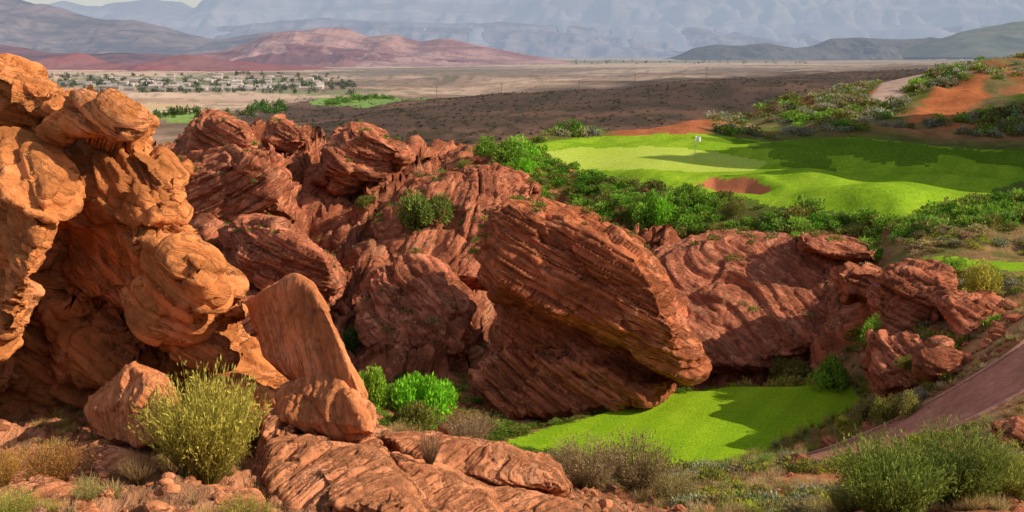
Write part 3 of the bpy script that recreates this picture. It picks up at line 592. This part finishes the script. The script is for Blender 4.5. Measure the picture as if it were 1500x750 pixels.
scatter('desert_scrub',(800,1060,36,53),80,dm2,[OL,(.32,.23,.12),SG],.3,.8,.9,None,.6)
scatter('dry_grass',(-50,700,15.0,26),260,tf2,[ST_,(.46,.28,.13),(.5,.44,.11)],.12,.34,1.0,.5,.25)
scatter('bluff_shrubs',(1230,1480,58,74),150,dm2,[LG,YG,OL,(.42,.34,.16)],.3,.9,1.0,.2,.6)
scatter('slope_scrub',(400,1700,300,1000),4200,dsm,[(.075,.065,.045),(.12,.10,.06),(.065,.065,.04)],.5,1.4,.7)
def trees(name,pts):
    f=Fol()
    for px,py,s,c in pts:
        x_,y_=hit(px,py,300); place(f,domes[rng.integers(6)],x_,y_,float(height_at(x_,y_)),s*.7,s,c)
    f.emit(name)
tp=[]
for i in range(320): tp.append((rng.uniform(50,520),rng.uniform(110,138),rng.uniform(4,10),(.16,.19,.14)))
for i in range(26): tp.append((rng.uniform(362,420),rng.uniform(160,170),rng.uniform(3,7),(.12,.22,.06)))
for i in range(60): tp.append((480+i*1.6,160-i*.13+rng.uniform(-1,1),rng.uniform(3,5.5),(.18,.32,.07)))
for i in range(30): tp.append((rng.uniform(215,380),rng.uniform(168,176),rng.uniform(3,6),(.11,.16,.05)))
for i in range(90): tp.append((rng.uniform(620,1190),rng.uniform(88.5,94),rng.uniform(6,12),(.30,.32,.30)))  # far row: pale haze put into the leaf colour
trees('distant_trees',tp)
V=[];Fh=[]
for i in range(150):
    x_,y_=hit(rng.uniform(80,480),rng.uniform(111,134),300); w=rng.uniform(4,9); d=rng.uniform(4,7); h=rng.uniform(2.5,4); z_=float(height_at(x_,y_))-.5; o=len(V)
    V+=[(x_-w,y_-d,z_),(x_+w,y_-d,z_),(x_+w,y_+d,z_),(x_-w,y_+d,z_),(x_-w,y_-d,z_+h),(x_+w,y_-d,z_+h),(x_+w,y_+d,z_+h),(x_-w,y_+d,z_+h),(x_-w,y_,z_+h*1.6),(x_+w,y_,z_+h*1.6)]
    Fh+=[(o,o+1,o+5,o+4),(o+1,o+2,o+6,o+5),(o+2,o+3,o+7,o+6),(o+3,o,o+4,o+7),(o+4,o+5,o+9,o+8),(o+6,o+7,o+8,o+9),(o+4,o+8,o+7),(o+5,o+6,o+9)]
me=bpy.data.meshes.new('distant_town'); me.from_pydata([tuple(map(float,v)) for v in V],[],Fh); me.materials.append(m_house); bpy.context.scene.collection.objects.link(bpy.data.objects.new('distant_town',me))
# ------------------------------------------------------------------ utility poles + golf flag
def cyl(bm,p0,p1,r,seg=10,r2=None):
    p0=Vector(p0);p1=Vector(p1); d=p1-p0; q=d.to_track_quat('Z','Y'); r2=r if r2 is None else r2; A_=[];B_=[]
    for i in range(seg):
        a=2*math.pi*i/seg; v=Vector((math.cos(a),math.sin(a),0)); A_.append(bm.verts.new(p0+q@(v*r))); B_.append(bm.verts.new(p1+q@(v*r2)))
    for i in range(seg): bm.faces.new((A_[i],A_[(i+1)%seg],B_[(i+1)%seg],B_[i]))
    bm.faces.new(A_[::-1]); bm.faces.new(B_)
def fin(bm,name,mat,loc=(0,0,0),parent=None):
    me=bpy.data.meshes.new(name); bm.to_mesh(me); bm.free(); me.materials.append(mat); o=bpy.data.objects.new(name,me); bpy.context.scene.collection.objects.link(o); o.location=loc
    if parent: o.parent=parent
    return o
for px,py in ((640,150),(735,142),(848,132),(930,128),(1035,120)):
    x_,y_=hit(px,py,500); bm=bmesh.new(); cyl(bm,(0,0,-1),(0,0,12),.22,8,.15); cyl(bm,(-1.5,0,11),(1.5,0,11),.1,6); cyl(bm,(-1.1,0,10),(1.1,0,10),.1,6); fin(bm,'utility_pole',m_wood,(x_,y_,float(height_at(x_,y_))))
fx,fy_=hit(1018,231,90); fz=float(height_at(fx,fy_))
e=bpy.data.objects.new('golf_flag',None); e.location=(fx,fy_,fz); bpy.context.scene.collection.objects.link(e)
bm=bmesh.new(); cyl(bm,(0,0,-.1),(0,0,2.35),.035,10,.025); cyl(bm,(0,0,2.35),(0,0,2.4),.045,10); fin(bm,'flagstick',m_pole,parent=e)
bm=bmesh.new(); cyl(bm,(0,0,.0),(0,0,.03),.09,12); fin(bm,'cup',m_wood,parent=e)
bm=bmesh.new(); rows=[]
for i in range(9):
    t_=i/8; rows.append([bm.verts.new((.03+t_*.55,.07*math.sin(t_*7),2.33-j*.13-.13*t_)) for j in range(5)])
for i in range(8):
    for j in range(4): bm.faces.new((rows[i][j],rows[i+1][j],rows[i+1][j+1],rows[i][j+1]))
fin(bm,'flag_cloth',m_white,parent=e)
# ------------------------------------------------------------------ mountains
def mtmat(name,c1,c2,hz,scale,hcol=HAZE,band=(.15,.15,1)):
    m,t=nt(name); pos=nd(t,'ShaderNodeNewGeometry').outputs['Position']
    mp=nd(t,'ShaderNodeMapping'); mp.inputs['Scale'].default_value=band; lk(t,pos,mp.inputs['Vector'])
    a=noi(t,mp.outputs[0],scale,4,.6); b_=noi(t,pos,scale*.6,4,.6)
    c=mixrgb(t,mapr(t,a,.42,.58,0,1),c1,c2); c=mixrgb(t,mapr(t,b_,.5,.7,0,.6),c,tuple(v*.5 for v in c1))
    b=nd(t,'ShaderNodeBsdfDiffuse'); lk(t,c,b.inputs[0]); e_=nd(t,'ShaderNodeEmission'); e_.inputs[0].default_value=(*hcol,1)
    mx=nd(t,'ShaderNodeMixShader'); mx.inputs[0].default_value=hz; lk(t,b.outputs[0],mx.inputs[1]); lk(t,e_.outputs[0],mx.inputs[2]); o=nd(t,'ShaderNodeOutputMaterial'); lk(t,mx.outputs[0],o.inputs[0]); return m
def mrange(name,crest,y0,depth,mat,seed,rough=.22,pw=1.2,cliff=0,nx=520,nyy=80,rf=1.0,steps=5):
    px0,px1=crest[0][0],crest[-1][0]; pxs=np.linspace(px0,px1,nx); cz=np.interp(pxs,[c[0] for c in crest],[P(c[0],c[1],y0)[2] for c in crest])
    xs=(pxs-750)/F*y0*1.017; tt=np.linspace(0,1.5,nyy); Tg,Xg=np.meshgrid(tt,xs,indexing='ij'); Yg=y0-depth+Tg*depth
    bz=base_h(Xg[::8],np.clip(Yg[::8],0,24000)).mean()+0*Xg-10
    Hc=np.maximum(np.repeat(cz[None],nyy,0)-bz,0); L=depth
    q=np.stack([Xg/L*2.6*rf,Yg/L*1.1*rf,np.zeros_like(Xg)],-1).reshape(-1,3); rd=ridged(q,6,seed,.52).reshape(Xg.shape); nn=fbm(q*.7,4,seed+4).reshape(Xg.shape)
    tt_=np.clip(Tg+(rd-.4)*.35*np.clip(2-2*Tg,0,1),0,1); prof=np.where(Tg<=1,tt_**pw,np.clip(1-(Tg-1)*1.2,0,1))
    if cliff: 
        s=prof*steps; fl=np.floor(s); fr=s-fl; prof=prof*(1-cliff)+cliff*(fl+np.clip(fr*2.8-.9,0,1))/steps
    fade=np.clip(Tg*6,0,1)
    Zz=bz+Hc*prof*(1+rough*nn*(1-.7*prof))+Hc*rough*.3*(rd-.5)*fade
    V=np.stack([Xg,Yg,Zz],-1).reshape(-1,3); id_=np.arange(nyy*nx).reshape(nyy,nx)
    Fq=np.stack([id_[:-1,:-1],id_[:-1,1:],id_[1:,1:],id_[1:,:-1]],-1).reshape(-1,4); add_mesh(name,V,Fq,mat,None,True)
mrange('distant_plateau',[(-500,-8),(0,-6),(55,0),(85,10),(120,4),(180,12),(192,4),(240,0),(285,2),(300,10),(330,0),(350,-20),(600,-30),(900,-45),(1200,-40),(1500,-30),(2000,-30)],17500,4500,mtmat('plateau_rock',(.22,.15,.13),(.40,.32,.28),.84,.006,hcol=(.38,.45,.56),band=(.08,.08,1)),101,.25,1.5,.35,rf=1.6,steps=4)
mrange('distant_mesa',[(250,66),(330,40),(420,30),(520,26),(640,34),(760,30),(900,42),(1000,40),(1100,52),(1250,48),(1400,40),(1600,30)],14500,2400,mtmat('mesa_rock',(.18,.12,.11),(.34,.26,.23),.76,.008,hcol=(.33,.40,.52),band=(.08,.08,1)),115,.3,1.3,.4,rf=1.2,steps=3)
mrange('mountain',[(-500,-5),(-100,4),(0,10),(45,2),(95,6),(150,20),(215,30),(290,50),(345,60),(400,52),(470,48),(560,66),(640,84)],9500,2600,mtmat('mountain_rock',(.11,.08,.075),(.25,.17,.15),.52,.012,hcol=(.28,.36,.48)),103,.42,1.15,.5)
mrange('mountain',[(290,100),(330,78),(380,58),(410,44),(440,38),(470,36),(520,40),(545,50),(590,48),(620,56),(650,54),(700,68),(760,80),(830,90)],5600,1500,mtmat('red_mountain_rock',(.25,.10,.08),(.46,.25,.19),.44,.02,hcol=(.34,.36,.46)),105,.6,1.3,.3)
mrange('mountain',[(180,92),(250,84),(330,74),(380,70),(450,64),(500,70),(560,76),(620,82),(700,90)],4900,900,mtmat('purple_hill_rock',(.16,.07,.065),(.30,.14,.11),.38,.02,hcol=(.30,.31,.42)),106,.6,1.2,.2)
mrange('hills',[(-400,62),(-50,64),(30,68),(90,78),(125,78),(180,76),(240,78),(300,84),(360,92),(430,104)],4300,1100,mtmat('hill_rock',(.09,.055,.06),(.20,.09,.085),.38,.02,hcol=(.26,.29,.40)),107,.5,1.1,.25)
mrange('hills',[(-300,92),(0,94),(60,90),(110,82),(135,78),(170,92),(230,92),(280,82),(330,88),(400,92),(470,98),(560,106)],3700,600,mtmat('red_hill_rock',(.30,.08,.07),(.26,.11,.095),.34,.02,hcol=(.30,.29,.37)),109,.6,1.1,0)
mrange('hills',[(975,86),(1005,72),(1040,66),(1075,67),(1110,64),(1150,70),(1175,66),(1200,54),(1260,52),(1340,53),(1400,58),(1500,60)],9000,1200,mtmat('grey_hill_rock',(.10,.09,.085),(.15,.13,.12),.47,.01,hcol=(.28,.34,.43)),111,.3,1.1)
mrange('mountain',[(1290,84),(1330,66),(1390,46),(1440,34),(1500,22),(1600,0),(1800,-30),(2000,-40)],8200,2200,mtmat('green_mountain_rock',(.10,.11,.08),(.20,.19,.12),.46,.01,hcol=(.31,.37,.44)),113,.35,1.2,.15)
# ------------------------------------------------------------------ light, sky, camera
el=math.radians(32); az=math.radians(-15)
s=Vector((math.cos(el)*math.cos(az),math.cos(el)*math.sin(az),math.sin(el)))
ld=bpy.data.lights.new('sun','SUN'); ld.energy=5.0; ld.angle=math.radians(.5); ld.color=(1,.88,.70); lo=bpy.data.objects.new('sun',ld); lo.rotation_euler=s.to_track_quat('Z','Y').to_euler(); lo.location=(50,0,60); bpy.context.scene.collection.objects.link(lo)
w=bpy.data.worlds.new('World'); bpy.context.scene.world=w; w.use_nodes=True; t=w.node_tree; bg=t.nodes['Background']; sky=t.nodes.new('ShaderNodeTexSky'); sky.sky_type='NISHITA'; sky.sun_disc=False; sky.sun_elevation=el; sky.sun_rotation=math.radians(90)-az; sky.dust_density=1.0
tc=t.nodes.new('ShaderNodeTexCoord'); cn=noi(t,tc.outputs['Generated'],3.0,5,.6); cm=mixrgb(t,mapr(t,cn,.42,.62,.15,.7),sky.outputs[0],(5.2,5.2,5.5))
t.links.new(cm,bg.inputs[0]); bg.inputs[1].default_value=.12
cd=bpy.data.cameras.new('camera'); cd.sensor_width=36; cd.lens=36*F/1500; cd.clip_start=.1; cd.clip_end=60000; co_=bpy.data.objects.new('camera',cd); co_.rotation_euler=(math.radians(90)-TH,0,0); bpy.context.scene.collection.objects.link(co_); bpy.context.scene.camera=co_
sc=bpy.context.scene; sc.view_settings.view_transform='Standard'; sc.view_settings.look='None'; sc.view_settings.exposure=0
print('done',time.time()-T0)
